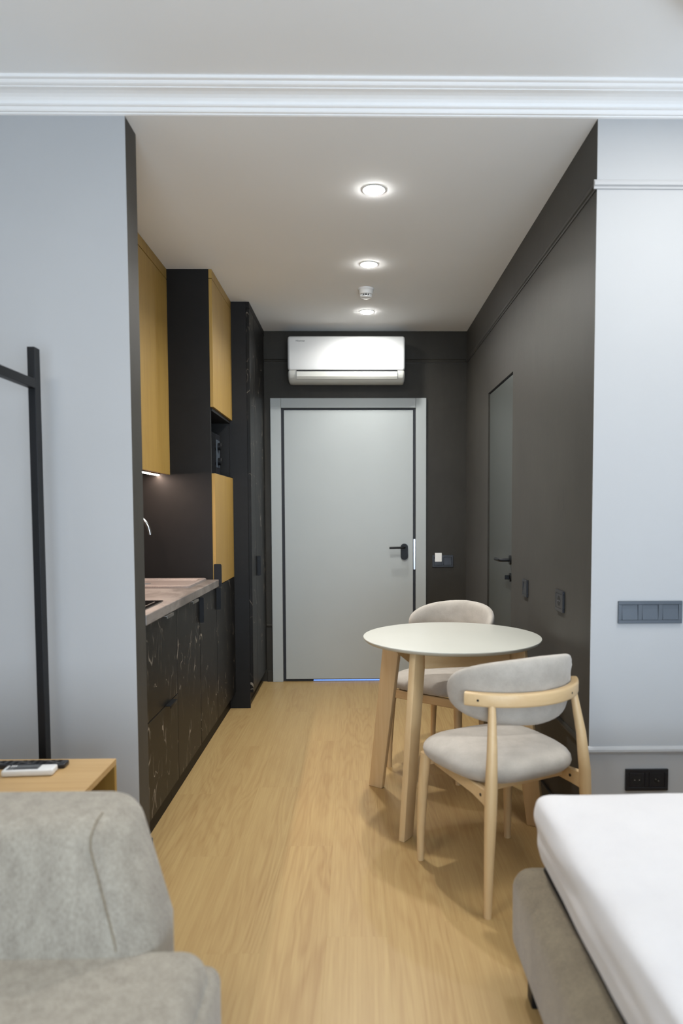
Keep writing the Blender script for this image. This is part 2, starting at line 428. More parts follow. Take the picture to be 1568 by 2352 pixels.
rail('trim_7', DZ0, DZ1, 0.010, 'back', -0.6875, -0.648, 'dark_wall', 'short dark dado rail beside the wardrobe')
rail('trim_8', DZ0, DZ1, 0.010, 'back', 0.546, XR - 0.011, 'dark_wall', 'dark dado rail right of the entrance door')
struct('baseboard_right', box((XR - 0.012, YO, 0), (XR, Y2 - 0.004, 0.085), 0.003), 'dark_wall', 'dark skirting along the corridor right wall')
struct('baseboard_back', box((0.546, YB - 0.012, 0), (XR, YB, 0.085), 0.003), 'dark_wall', 'dark skirting right of the entrance door')
struct('baseboard_back_left', box((-0.6875, YB - 0.012, 0), (-0.648, YB, 0.085), 0.003), 'dark_wall', 'short dark skirting left of the entrance door')
struct('baseboard_pier', box((XP, YO - 0.014, 0), (XP + 0.012, YP, 0.07), 0.003), 'dark_panel', 'dark skirting at the foot of the narrow wall end')
struct('baseboard_front', box((RX0, YO - 0.014, 0), (XP - 0.0005, YO - 0.002, 0.07), 0.003), 'moulding', 'white skirting under the blue grey wall')

# scuff marks on the right wall
# ------------------------------------------------------------------ entrance door
d1 = struct_root('door_1', 'light grey entrance door with a black lever handle at the corridor end', (-0.05, YB, 0))
fd = YB - 0.022
obj('door_frame', box((-0.644, fd, 0), (-0.564, YB, 2.1795), 0.003), 'door_grey', d1)
obj('door_frame', box((0.463, fd, 0), (0.543, YB, 2.1795), 0.003), 'door_grey', d1)
obj('door_frame', box((-0.5635, fd, 2.105), (0.4625, YB, 2.1795), 0.003), 'door_grey', d1)
for lo, hi in (((-0.5635, YB - 0.004, 0.002), (-0.5425, YB - 0.0005, 2.1045)), ((0.4435, YB - 0.004, 0.002), (0.4625, YB - 0.0005, 2.1045)),
               ((-0.5420, YB - 0.004, 2.0885), (0.4430, YB - 0.0005, 2.1045)), ((-0.5420, YB - 0.004, 0.002), (0.4430, YB - 0.0005, 0.0195))):
    obj('rubber_seal', box(lo, hi), 'door_seal', d1)
obj('door_leaf', box((-0.5415, YB - 0.016, 0.020), (0.4425, YB - 0.0005, 2.088), 0.002), 'door_grey', d1)
obj('strike_plate', box((0.4475, YB - 0.008, 0.869), (0.4605, YB - 0.0045, 1.105), 0.0005), 'steel', d1)
h = obj('door_handle', None or prism(bmesh.new(), rrect(0.347, 0.403, 0.946, 1.070, 0.026), YB - 0.028, YB - 0.0165, 'y'), 'black_metal', d1, True, label='black oval escutcheon')
bm = bmesh.new(); sweep(bm, [(0.376, YB - 0.028, 1.042), (0.376, YB - 0.058, 1.042), (0.372, YB - 0.066, 1.042), (0.362, YB - 0.07, 1.0415), (0.258, YB - 0.07, 1.039)], 0.0085, 14)
obj('lever', bm, 'black_metal', h, True)
obj('glow_strip', box((-0.33, YB - 0.0075, 0.004), (0.28, YB - 0.0045, 0.013)), 'gap_emit', d1, label='glowing strip for the blue light under the door')  # emissive strip stands in for hall light coming under the door

# ------------------------------------------------------------------ flush door in the right wall
d2 = struct_root('door_2', 'dark flush bathroom door in the corridor right wall', (XR, 4.24, 0))
obj('door_leaf', box((XR + 0.010, Y2 + 0.003, 0.006), (XR + 0.05, Y1 - 0.003, D2H - 0.008), 0.001), 'flush_door', d2)
hz = 1.045; hy = 3.945
ro = obj('door_handle', disc((XR + 0.0098, hy, hz), (-1, 0, 0), 0.026, 0.009, 28), 'black_metal', d2, True)
bm = bmesh.new(); sweep(bm, [(XR, hy, hz), (XR - 0.040, hy, hz), (XR - 0.050, hy + 0.006, hz), (XR - 0.053, hy + 0.016, hz), (XR - 0.053, hy + 0.125, hz - 0.002)], 0.0095, 14)
obj('lever', bm, 'black_metal', ro, True)
tr = obj('thumb_turn', disc((XR + 0.0098, hy, 0.948), (-1, 0, 0), 0.024, 0.008, 28), 'black_metal', d2, True)
obj('knob', box((XR - 0.024, hy - 0.004, 0.936), (XR + 0.0015, hy + 0.004, 0.960), 0.002), 'black_metal', tr)

# ------------------------------------------------------------------ kitchen
def cab_root(name, label, x, y): return thing(name, label, 'cabinet', (x, y, 0))
FR = XT                                   # front face of doors
CARC = XT - 0.0185                        # carcass front
XB = XL + 0.002
# drawer cabinet
S1, S2 = 3.198, 3.673
YS = YP + 0.002
dc = cab_root('drawer_cabinet', 'dark marble-look base cabinet with two drawers nearest the wall end', -1.1, 2.94)
obj('body', box((XB, YS, 0.105), (CARC - 0.0005, S1 - 0.001, 0.884)), 'black_panel', dc)
obj('plinth', box((XPL - 0.016, YS, 0.0), (XPL, S1 - 0.0005, 0.1045)), 'plinth', dc)
def vplate(parent, y, z0, z1, x1, name='handle'):
    """upright edge pull: a folded black plate hooked round a door edge"""
    bm = bmesh.new(); prism(bm, rrect(FR - 0.012, x1, z0, z1, 0.006, 4), y - 0.004, y, 'y')
    bx(bm, (x1 - 0.010, y, z0 + 0.004), (x1 - 0.0005, y + 0.016, z1 - 0.004), 0.003)
    return obj(name, bm, 'black_metal', parent, True, label='black upright edge pull')
def hplate(parent, y0, y1, z, mat='grey_metal', drop=0.0):
    bm = bmesh.new(); prism(bm, rrect(FR + 0.0005, FR + 0.024, y0, y1, 0.004, 4), z, z + 0.003, 'z')
    bx(bm, (FR + 0.0205, y0 + 0.004, z - 0.010), (FR + 0.0238, y1 - 0.004, z + 0.0015), 0.001)
    return obj('handle', bm, mat, parent, True, label='small horizontal edge pull')
u = obj('drawer', box((CARC, YS + 0.001, 0.499), (FR, S1 - 0.0015, 0.881), 0.0012), 'marble', dc); hplate(u, 2.955, 3.068, 0.8815)
u = obj('drawer', box((CARC, YS + 0.001, 0.108), (FR, S1 - 0.0015, 0.495), 0.0012), 'marble', dc); hplate(u, 2.985, 3.098, 0.4955, 'black_metal')
# second and third base cabinets
for (a, b, kind, lab) in ((S1, S2, 'h', 'dark marble-look base cabinet with a small horizontal pull under the worktop'),
                          (S2, YC, 'v', 'dark marble-look base cabinet with an upright black pull, beside the tall cabinet')):
    bc = cab_root('base_cabinet', lab, -1.1, (a + b) / 2)
    obj('body', box((XB, a + 0.001, 0.105), (CARC - 0.0005, b - 0.001, 0.884)), 'black_panel', bc)
    obj('plinth', box((XPL - 0.016, a + 0.0005, 0.0), (XPL, b - 0.0005, 0.1045)), 'plinth', bc)
    y0 = a + (0.0055 if kind == 'v' else 0.0015)
    dd = obj('door', box((CARC, y0, 0.108), (FR, b - 0.0015, 0.881), 0.0012), 'marble', bc)
    if kind == 'h': hplate(dd, 3.435, 3.555, 0.8815)
    else: vplate(dd, y0 - 0.0002, 0.745, 0.876, FR + 0.022)
# worktop
tag(obj('worktop', box((XB, YS, 0.8865), (-0.789, YC - 0.001, 0.927), 0.003), 'stone'), 'brown grey marble-look kitchen worktop on the base cabinets', 'worktop')
# tall cabinet
tc_ = cab_root('tall_cabinet', 'tall dark cabinet with oak doors above and below a microwave niche', -1.1, 4.43)
E0, E1 = YC, YW - 0.002
obj('side_panel', box((XB, E0, 0.105), (CARC, E0 + 0.018, C - 0.001)), 'dark_panel', tc_)
obj('side_panel', box((XB, E1 - 0.018, 0.105), (CARC, E1, C - 0.001)), 'dark_panel', tc_)
obj('body', box((XB, E0 + 0.0185, 0.105), (CARC - 0.001, E1 - 0.0185, 1.524)), 'black_panel', tc_)
obj('body', box((XB, E0 + 0.0185, 1.912), (CARC - 0.001, E1 - 0.0185, C - 0.001)), 'black_panel', tc_)
obj('back_panel', box((XB, E0 + 0.0185, 1.5245), (XB + 0.012, E1 - 0.0185, 1.9115)), 'black_panel', tc_)
obj('niche_shelf', box((XB + 0.0125, E0 + 0.0185, 1.5245), (FR - 0.003, E1 - 0.0005, 1.542)), 'dark_panel', tc_)
obj('niche_top', box((XB + 0.0125, E0 + 0.0185, 1.894), (FR - 0.012, E1 - 0.0185, 1.9115)), 'dark_panel', tc_)
obj('top_filler', box((CARC, E0 + 0.001, 2.635), (FR, E1 - 0.001, C - 0.001), 0.001), 'oak', tc_)
obj('door', box((CARC, E0 + 0.001, 1.915), (FR, E1 - 0.001, 2.632), 0.001), 'oak', tc_, label='upper oak door')
dd = obj('door', box((CARC, E0 + 0.0055, 0.888), (FR, E1 - 0.001, 1.538), 0.001), 'oak', tc_, label='lower oak door')
vplate(dd, E0 + 0.0053, 0.884, 1.016, FR + 0.030)
dd = obj('door', box((CARC, E0 + 0.0055, 0.108), (FR, E1 - 0.001, 0.884), 0.0012), 'marble', tc_, label='dark marble-look door')
vplate(dd, E0 + 0.0053, 0.752, 0.880, FR + 0.026)
obj('plinth', box((XPL - 0.016, E0, 0.0), (XPL, E1, 0.1045)), 'plinth', tc_)
# microwave
mw = thing('microwave', 'black microwave oven with two round knobs in the tall cabinet niche', 'microwave', (-1.08, 4.42, 1.5425))
obj('body', box((-1.27, 4.165, 1.549), (-0.893, 4.690, 1.815), 0.006), 'black_metal', mw)
obj('door', box((-0.8925, 4.168, 1.553), (-0.878, 4.545, 1.811), 0.003), 'black_gloss', mw)
cp = obj('control_panel', box((-0.8925, 4.548, 1.553), (-0.880, 4.688, 1.811), 0.003), 'switch_dark', mw)
obj('panel_plate', box((-0.8798, 4.562, 1.600), (-0.8785, 4.676, 1.775), 0.0005), 'switch', cp)
for z in (1.64, 1.735):
    k = obj('knob', disc((-0.8784, 4.622, z), (1, 0, 0), 0.024, 0.018, 28), 'black_metal', cp, True)
    obj('pointer', box((-0.8603, 4.619, z + 0.004), (-0.8592, 4.625, z + 0.022)), 'grey_metal', k)
for yy in (4.20, 4.65):
    obj('foot', disc((-0.93, yy, 1.5425), (0, 0, 1), 0.012, 0.0065, 16), 'black_metal', mw)
# upper cabinet
uc = thing('upper_cabinet', 'oak wall cabinet hung over the worktop up to the ceiling', 'cabinet', (-1.23, 3.4, ZUB))
obj('body', box((XB, YS, ZUB + 0.002), (XU - 0.0185, YC - 0.001, C - 0.001)), 'black_panel', uc)
obj('top_filler', box((XU - 0.018, YS, 2.6285), (XU, YC - 0.001, C - 0.001), 0.001), 'oak', uc)
obj('door', box((XU - 0.018, YS, ZUB - 0.006), (XU, 3.235, 2.624), 0.001), 'oak', uc)
obj('door', box((XU - 0.018, 3.238, ZUB - 0.006), (XU, YC - 0.001, 2.624), 0.001), 'oak', uc)
# LED strip light
ls = thing('strip_light', 'warm glowing strip light under the oak wall cabinet', 'light', (-1.13, 3.45, 1.5245))
obj('housing', box((-1.139, 2.80, 1.5305), (-1.117, YC - 0.002, 1.5375), 0.001), 'grey_metal', ls)
obj('diffuser', box((-1.1365, 2.802, 1.5245), (-1.1195, YC - 0.004, 1.5302), 0.001), 'led_emit', ls)
d = area_light('strip_light_lamp', (-1.128, 3.46, 1.5225), (0, 0, 0), 0.012, 1.30, LED_W, (1.0, 0.74, 0.60))
# sink
sk = thing('sink', 'grey stone composite sink set in the worktop', 'sink', (-1.09, 3.86, 0.9272))
ox0, ox1, oy0, oy1 = -1.30, -0.850, 3.640, 4.085
bm = bmesh.new()
rings = []
for (ins, z, r) in ((0, 0.9272, 0.02), (0.002, 0.938, 0.02), (0.006, 0.9405, 0.02), (0.022, 0.9405, 0.025), (0.028, 0.936, 0.03), (0.034, 0.9285, 0.03), (0.05, 0.9282, 0.04)):
    rings.append([bm.verts.new((p[0], p[1], z)) for p in rrect(ox0 + ins, ox1 - ins, oy0 + ins, oy1 - ins, r, 5)])
for a, b in zip(rings, rings[1:]):
    for k in range(len(a)): bm.faces.new((a[k], a[(k + 1) % len(a)], b[(k + 1) % len(a)], b[k]))
bm.faces.new(rings[-1])
obj('rim', bm, 'sink', sk, True)
obj('drain', disc((-1.15, 3.86, 0.9283), (0, 0, 1), 0.04, 0.002, 28), 'steel', sk, True)
# faucet
fc = thing('faucet', 'chrome swan neck faucet behind the sink', 'faucet', (-1.356, 3.86, 0.9272))
obj('base', lathe(bmesh.new(), [(0, 0), (0.026, 0), (0.026, 0.012), (0.020, 0.018), (0.020, 0.06), (0, 0.06)], (-1.356, 3.86, 0.9272), 28), 'chrome', fc, True)
path = [(-1.356, 3.86, 0.98), (-1.356, 3.86, 1.19)]
for i in range(1, 15):
    a = PI - i / 15 * PI * 1.02
    path.append((-1.229 + 0.123 * math.cos(a), 3.86, 1.19 + 0.123 * math.sin(a)))
path.append((-1.1055, 3.86, 1.195))
obj('spout', sweep(bmesh.new(), path, 0.0115, 16), 'chrome', fc, True)
obj('lever', sweep(bmesh.new(), [(-1.352, 3.88, 0.965), (-1.352, 3.915, 0.975), (-1.345, 3.95, 1.00)], [0.010, 0.007, 0.005], 12), 'chrome', fc, True)
# cooktop
ct = thing('cooktop', 'black glass cooktop set in the worktop near the wall end', 'cooktop', (-1.08, 2.92, 0.9272))
obj('glass', prism(bmesh.new(), rrect(-1.32, -0.836, 2.735, 3.105, 0.008, 4), 0.9272, 0.932, 'z'), 'black_gloss', ct, True)
for cx_ in (-1.2, -0.98):
    bm = bmesh.new(); lathe(bm, [(0.078, 0.0), (0.080, 0.0), (0.080, 0.0003), (0.078, 0.0003), (0.078, 0.0)], (cx_, 2.92, 0.9321), 40)
    obj('burner_ring', bm, 'grey_metal', ct)
obj('control_line', box((-0.862, 2.80, 0.9321), (-0.858, 3.05, 0.9323)), 'grey_metal', ct)
# wardrobe
wd = thing('wardrobe', 'dark marble-look wardrobe with an upright pull next to the entrance door', 'wardrobe', (-1.05, 5.12, 0))
WF = -0.688
WY1 = YB - 0.002
obj('side_panel', box((XB, YW, 0.0), (XW, YW + 0.018, C - 0.001)), 'dark_panel', wd)
obj('body', box((XB, YW + 0.0185, 0.105), (XW - 0.001, WY1, C - 0.001)), 'black_panel', wd)
obj('plinth', box((XW - 0.05, YW + 0.0185, 0.0), (XW - 0.026, WY1, 0.1045)), 'plinth', wd)
obj('top_filler', box((XW, YW, 2.645), (WF, WY1, C - 0.001), 0.001), 'dark_panel', wd)
obj('door', box((XW + 0.0005, YW + 0.001, 0.105), (WF, 4.952, 2.642), 0.0012), 'marble', wd, label='narrow wardrobe door')
dd = obj('door', box((XW + 0.0005, 4.955, 0.105), (WF, WY1 - 0.03, 2.642), 0.0012), 'marble', wd, label='wide wardrobe door')
bm = bmesh.new(); prism(bm, rrect(WF + 0.0003, WF + 0.026, 0.872, 1.012, 0.007, 4), 4.985, 4.989, 'y'); bx(bm, (WF + 0.016, 4.989, 0.876), (WF + 0.0258, 5.002, 1.008), 0.003)
obj('handle', bm, 'black_metal', dd, True, label='black upright pull')

# ------------------------------------------------------------------ air conditioner
ac = thing('air_conditioner', 'white wall-mounted air conditioner over the entrance door', 'air conditioner', (-0.06, YB, 2.27))
AX0, AX1 = -0.492, 0.369
AY = YB - 0.205
def ac_section(x0, x1, pts, inset):
    bm = bmesh.new(); n = 7; L = []
    # rounded ends: several slices whose outline pulls in
    sl = [(x0, 0.016), (x0 + 0.003, 0.007), (x0 + 0.010, 0.0015), (x0 + 0.020, 0.0), (x1 - 0.020, 0.0), (x1 - 0.010, 0.0015), (x1 - 0.003, 0.007), (x1, 0.016)]
    cy = sum(p[0] for p in pts) / len(pts); cz = sum(p[1] for p in pts) / len(pts)
    for xx, ins in sl:
        ring = []
        for (y, z) in pts:
            yy = y + ins if y < YB - 0.03 else y
            zz = z - ins * (1 if z > cz else -1)
            ring.append(bm.verts.new((xx, min(yy, YB - 0.001), zz)))
        L.append(ring)
    for a, b in zip(L, L[1:]):
        for k in range(len(a)): bm.faces.new((a[k], a[(k + 1) % len(a)], b[(k + 1) % len(a)], b[k]))
    bm.faces.new(L[0][::-1]); bm.faces.new(L[-1])
    return bm
body = [(YB - 0.0005, 2.2795), (YB - 0.06, 2.270), (AY + 0.060, 2.272), (AY + 0.030, 2.284), (AY + 0.014, 2.305), (AY + 0.008, 2.335), (AY + 0.008, 2.353), (YB - 0.0005, 2.353)]
obj('casing', ac_section(AX0 + 0.001, AX1 - 0.001, body, 0), 'grey_plastic', ac, True)
panel = [(YB - 0.0005, 2.3535), (AY + 0.012, 2.3535), (AY + 0.003, 2.357), (AY, 2.368), (AY, 2.575), (AY + 0.004, 2.590), (AY + 0.014, 2.599), (AY + 0.03, 2.601), (YB - 0.0005, 2.603)]
obj('front_panel', ac_section(AX0, AX1, panel, 0), 'white_plastic', ac, True)
obj('air_slot', box((-0.427, AY + 0.0035, 2.3455), (0.312, AY + 0.0078, 2.3525)), 'hole', ac)
bm = bmesh.new(); prism(bm, [(AY + 0.003, 2.3435), (AY + 0.0005, 2.339), (AY + 0.003, 2.308), (AY + 0.013, 2.292), (AY + 0.020, 2.290), (AY + 0.022, 2.296), (AY + 0.0095, 2.312), (AY + 0.0075, 2.3435)], -0.426, 0.311, 'x')
obj('louver', bm, 'grey_plastic', ac)
tcu = bpy.data.curves.new('lettering', 'FONT'); tcu.body = 'Hisense'; tcu.size = 0.0195; tcu.extrude = 0.0003; tcu.space_character = 1.06
tobj = bpy.data.objects.new('lettering_source', tcu); COL.objects.link(tobj)
bpy.context.view_layer.update()
tme = bpy.data.meshes.new_from_object(tobj.evaluated_get(bpy.context.evaluated_depsgraph_get()))
bpy.data.objects.remove(tobj)
tme.transform(Matrix.Translation((-0.431, AY - 0.0004, 2.558)) @ Matrix.Rotation(PI / 2, 4, 'X'))
tb = bmesh.new(); tb.from_mesh(tme)
obj('lettering', tb, 'ink', ac)

# ------------------------------------------------------------------ downlights and smoke detector
for i, (lx, ly, lab) in enumerate(((0.084, 3.122, 'round recessed downlight nearest the room, largest of the three'), (0.080, 4.037, 'round recessed downlight in the middle, before the smoke detector'),
                                   (0.083, 4.975, 'round recessed downlight closest to the air conditioner'))):
    t = thing('downlight', lab, 'light', (lx, ly, C - 0.0085), 0, 'corridor downlights')
    bm = bmesh.new(); lathe(bm, [(0.0432, -0.0005), (0.0465, -0.0035), (0.048, -0.003), (0.048, -0.0002), (0.0432, -0.0002), (0.0432, -0.0005)], (lx, ly, C), 40)
    obj('trim_ring', bm, 'white_plastic', t, True)
    bm = bmesh.new(); lathe(bm, [(0, -0.0085), (0.034, -0.008), (0.041, -0.005), (0.0428, -0.0005), (0, -0.0005)], (lx, ly, C), 40)
    obj('diffuser', bm, 'lamp_emit', t, True)
    a = area_light('downlight_lamp', (lx, ly, C - 0.0105), (0, 0, 0), 0.085, 0.085, DOWNLIGHT_W[i], (1.0, 0.99, 0.96), 'DISK', math.radians(150))
sd = thing('smoke_detector', 'white smoke detector on the corridor ceiling between two downlights', 'smoke detector', (0.070, 4.47, C - 0.058))
obj('housing', lathe(bmesh.new(), [(0, -0.0005), (0.050, -0.0005), (0.050, -0.010), (0.046, -0.014), (0.044, -0.030), (0.040, -0.036), (0.032, -0.037), (0, -0.037)], (0.07, 4.47, C), 48), 'white_plastic', sd, True)
obj('sensor_chamber', lathe(bmesh.new(), [(0, -0.0372), (0.029, -0.0372), (0.029, -0.049), (0, -0.049)], (0.07, 4.47, C), 32), 'hole', sd)
obj('cap', lathe(bmesh.new(), [(0, -0.0492), (0.033, -0.0492), (0.032, -0.055), (0.024, -0.058), (0, -0.0585)], (0.07, 4.47, C), 40), 'white_plastic', sd, True)
for k in range(14):
    a = 2 * PI * k / 14
    bm = box((-0.003, -0.0025, -0.0492), (0.003, 0.0025, -0.0372)); bmesh.ops.transform(bm, matrix=Matrix.Translation((0.07 + 0.0315 * math.cos(a), 4.47 + 0.0315 * math.sin(a), C)) @ Matrix.Rotation(a, 4, 'Z'), verts=bm.verts)
    obj('rib', bm, 'white_plastic', sd)

# flush lamps: bed one shows its rim top right, sofa one is added fill
for RLX, RLY, RLR, lab, pw in ((1.15, 1.752, 0.36, 'round white flush ceiling lamp over the bed, cut by the top edge', ROOM_LAMP_W),
                               (-1.00, 0.72, 0.36, 'added fill light over the sofa, shaped as a flush ceiling lamp, out of view', SOFA_FILL_W)):
    rl = thing('ceiling_lamp', lab, 'light', (RLX, RLY, CM - 0.052), 0, 'flush ceiling lamps')
    obj('lamp_ring', lathe(bmesh.new(), [(RLR - 0.012, -0.0005), (RLR, -0.0005), (RLR, -0.045), (RLR - 0.004, -0.05), (RLR - 0.012, -0.05), (RLR - 0.012, -0.0005)], (RLX, RLY, CM), 64), 'white_plastic', rl, True)
    obj('diffuser', lathe(bmesh.new(), [(0, -0.0005), (RLR - 0.0125, -0.0005), (RLR - 0.0125, -0.047), (RLR * 0.7, -0.0505), (0, -0.052)], (RLX, RLY, CM), 64), 'room_emit', rl, True)
    area_light('ceiling_lamp_light', (RLX, RLY, CM - 0.06), (0, 0, 0), 0.66, 0.66, pw, (1.0, 0.95, 0.87), 'DISK')

# ------------------------------------------------------------------ switches and sockets
def plate_on(axis, name, label, cat, u0, u1, z0, z1, mats, cells):
    """axis 'front' (faces -y at YO), 'back' (faces -y at YB), 'right' (faces -x at XR). u runs along x or y."""
    if axis == 'right': base = XR; loc = (base, (u0 + u1) / 2, z0)
    else: base = YO - 0.002 if axis == 'front' else YB; loc = ((u0 + u1) / 2, base, z0)
    t = thing(name, label, cat, loc)
    def B(a0, a1, c0, c1, d0, d1, bev=0.001):
        if axis == 'right': return box((base - d1, a0, c0), (base - d0, a1, c1), bev)
        return box((a0, base - d1, c0), (a1, base - d0, c1), bev)
    n = len(cells); g = (z1 - z0) * 0.155
    # outer frame as bars so that each cell sits in a real opening
    bm = bmesh.new()
    cw = (u1 - u0 - g * 2 - (n - 1) * g * 1.2) / n
    def add(a0, a1, c0, c1):
        if axis == 'right': bx(bm, (base - 0.010, a0, c0), (base - 0.0003, a1, c1), 0.0012)
        else: bx(bm, (a0, base - 0.010, c0), (a1, base - 0.0003, c1), 0.0012)
    add(u0, u1, z0, z0 + g); add(u0, u1, z1 - g, z1)
    cuts = []
    uu = u0
    for i in range(n + 1):
        wdt = g if i in (0, n) else g * 1.2
        add(uu, uu + wdt, z0 + g, z1 - g)
        if i < n: cuts.append((uu + wdt, uu + wdt + cw)); uu += wdt + cw
    obj('frame', bm, mats[0], t)
    for (a0, a1), c in zip(cuts, cells):
        e = 0.0012; zz0, zz1 = z0 + g + e, z1 - g - e; a0 += e; a1 -= e
        if c == 'rocker':
            bm = bmesh.new()
            # slightly concave, tilted rocker: top edge in, bottom edge out
            P = [(0.0003, zz0), (0.0105, zz0), (0.0085, zz0 + (zz1 - zz0) * 0.3), (0.0065, zz0 + (zz1 - zz0) * 0.7), (0.0065, zz1), (0.0003, zz1)]
            if axis == 'right': prism(bm, [(base - q, z) for q, z in P], a0, a1, 'y')
            else: prism(bm, [(base - q, z) for q, z in P], a0, a1, 'x')
            obj('rocker', bm, mats[1], t)
        elif c == 'holder':
            obj('card_holder', B(a0 - 0.002, a1 + 0.002, zz0, zz1 - 0.012, 0.0003, 0.017), mats[1], t)
        else:
            ins = obj('insert', B(a0, a1, zz0, zz1, 0.0003, 0.0090), mats[1], t)
            cz, cu = (zz0 + zz1) / 2, (a0 + a1) / 2; r = min(zz1 - zz0, a1 - a0) * (0.36 if c == 'socket' else 0.2)
            if axis == 'right': ax = (-1, 0, 0); c0 = (base - 0.0091, cu, cz)
            else: ax = (0, -1, 0); c0 = (cu, base - 0.0091, cz)
            # recessed looking well: ring wall plus dark disc inside it
            bm = disc(c0, ax, r, 0.0004, 28); obj('socket_well', bm, 'hole', ins)
            for s in (-1, 1):
                k = Vector(c0) + Vector(ax) * 0.0005
                if c == 'socket':
                    off = Vector((0, s * r * 0.45, 0)) if axis == 'right' else Vector((s * r * 0.45, 0, 0))
                    obj('contact', disc(k + off, ax, r * 0.12, 0.0004, 12), 'steel', ins)
                else:
                    off = Vector((s * r * 0.5, 0, -s * r * 0.3))
                    obj('contact', disc(k + off, ax, r * 0.26, 0.003, 12), 'grey_metal', ins)
    return t
plate_on('front', 'light_switch', 'triple anthracite light switch on the pale wall over the bed', 'switch', 0.951, 1.184, 0.906, 0.988, ('switch', 'switch'), ('rocker', 'rocker', 'rocker'))
plate_on('front', 'power_socket', 'black double socket low on the pale wall behind the bed', 'socket', 0.988, 1.145, 0.287, 0.367, ('switch_dark', 'switch_dark'), ('socket', 'tv'))
plate_on('right', 'light_switch', 'dark single light switch beside the flush door', 'switch', 3.50, 3.59, 0.888, 0.974, ('switch_dark', 'switch_dark'), ('rocker',))
plate_on('right', 'power_socket', 'dark single socket on the corridor wall over the round table', 'socket', 2.885, 2.995, 0.898, 0.986, ('switch_dark', 'switch_dark'), ('socket',))
plate_on('back', 'card_switch', 'black key card switch right of the entrance door', 'switch', 0.592, 0.754, 0.888, 0.979, ('switch_dark', 'switch_dark'), ('holder', 'rocker'))
tag(obj('key_card', box((0.612, YB - 0.0205, 0.930), (0.664, YB - 0.0175, 0.997), 0.0005), 'card'), 'white key card standing in the black card switch', 'card')

# ------------------------------------------------------------------ round table
TX, TY, TZ, TR = 0.423, 3.128, 0.765, 0.391
tb_ = thing('round_table', 'round cream dining table with four splayed wooden legs', 'table', (TX, TY, 0))
obj('table_top', lathe(bmesh.new(), [(0, TZ - 0.020), (TR - 0.030, TZ - 0.020), (TR - 0.012, TZ - 0.017), (TR - 0.002, TZ - 0.008), (TR, TZ - 0.003), (TR - 0.001, TZ - 0.0005), (TR - 0.003, TZ), (0, TZ)], (TX, TY, 0), 128), 'table_top', tb_, True)
ang0 = math.radians(-124.5)
for k in range(4):
    a = ang0 + k * PI / 2
    rd = Vector((math.cos(a), math.sin(a), 0)); tg = Vector((-rd.y, rd.x, 0)); o3 = Vector((TX, TY, 0))
    bm = bmesh.new()
    def ring(z, r_in, r_out, th):
        return [bm.verts.new(o3 + rd * r + tg * s + Vector((0, 0, z))) for r, s in ((r_in, -th), (r_out, -th), (r_out, th), (r_in, th))]
    A = ring(0.0, 0.360, 0.434, 0.0135); B_ = ring(TZ - 0.0205, 0.255, 0.345, 0.0145)
    for i in range(4): bm.faces.new((A[i], A[(i + 1) % 4], B_[(i + 1) % 4], B_[i]))
    bm.faces.new(A[::-1]); bm.faces.new(B_)
    bmesh.ops.bevel(bm, geom=list(bm.edges), offset=0.004, segments=2, profile=0.5, affect='EDGES')
    obj('leg', bm, 'beech', tb_, True)
    a2 = a + PI / 2
    p0 = o3 + rd * 0.292; p1 = o3 + Vector((math.cos(a2), math.sin(a2), 0)) * 0.292
    dr = (p1 - p0).normalized(); nrm = Vector((-dr.y, dr.x, 0)); L = (p1 - p0).length
    bm = box((0.022, -0.011, TZ - 0.093), (L - 0.022, 0.011, TZ - 0.0207), 0.002)
    mt = Matrix(((dr.x, nrm.x, 0, p0.x), (dr.y, nrm.y, 0, p0.y), (0, 0, 1, 0), (0, 0, 0, 1)))
    bmesh.ops.transform(bm, matrix=mt, verts=bm.verts)
    obj('apron', bm, 'beech_x', tb_)

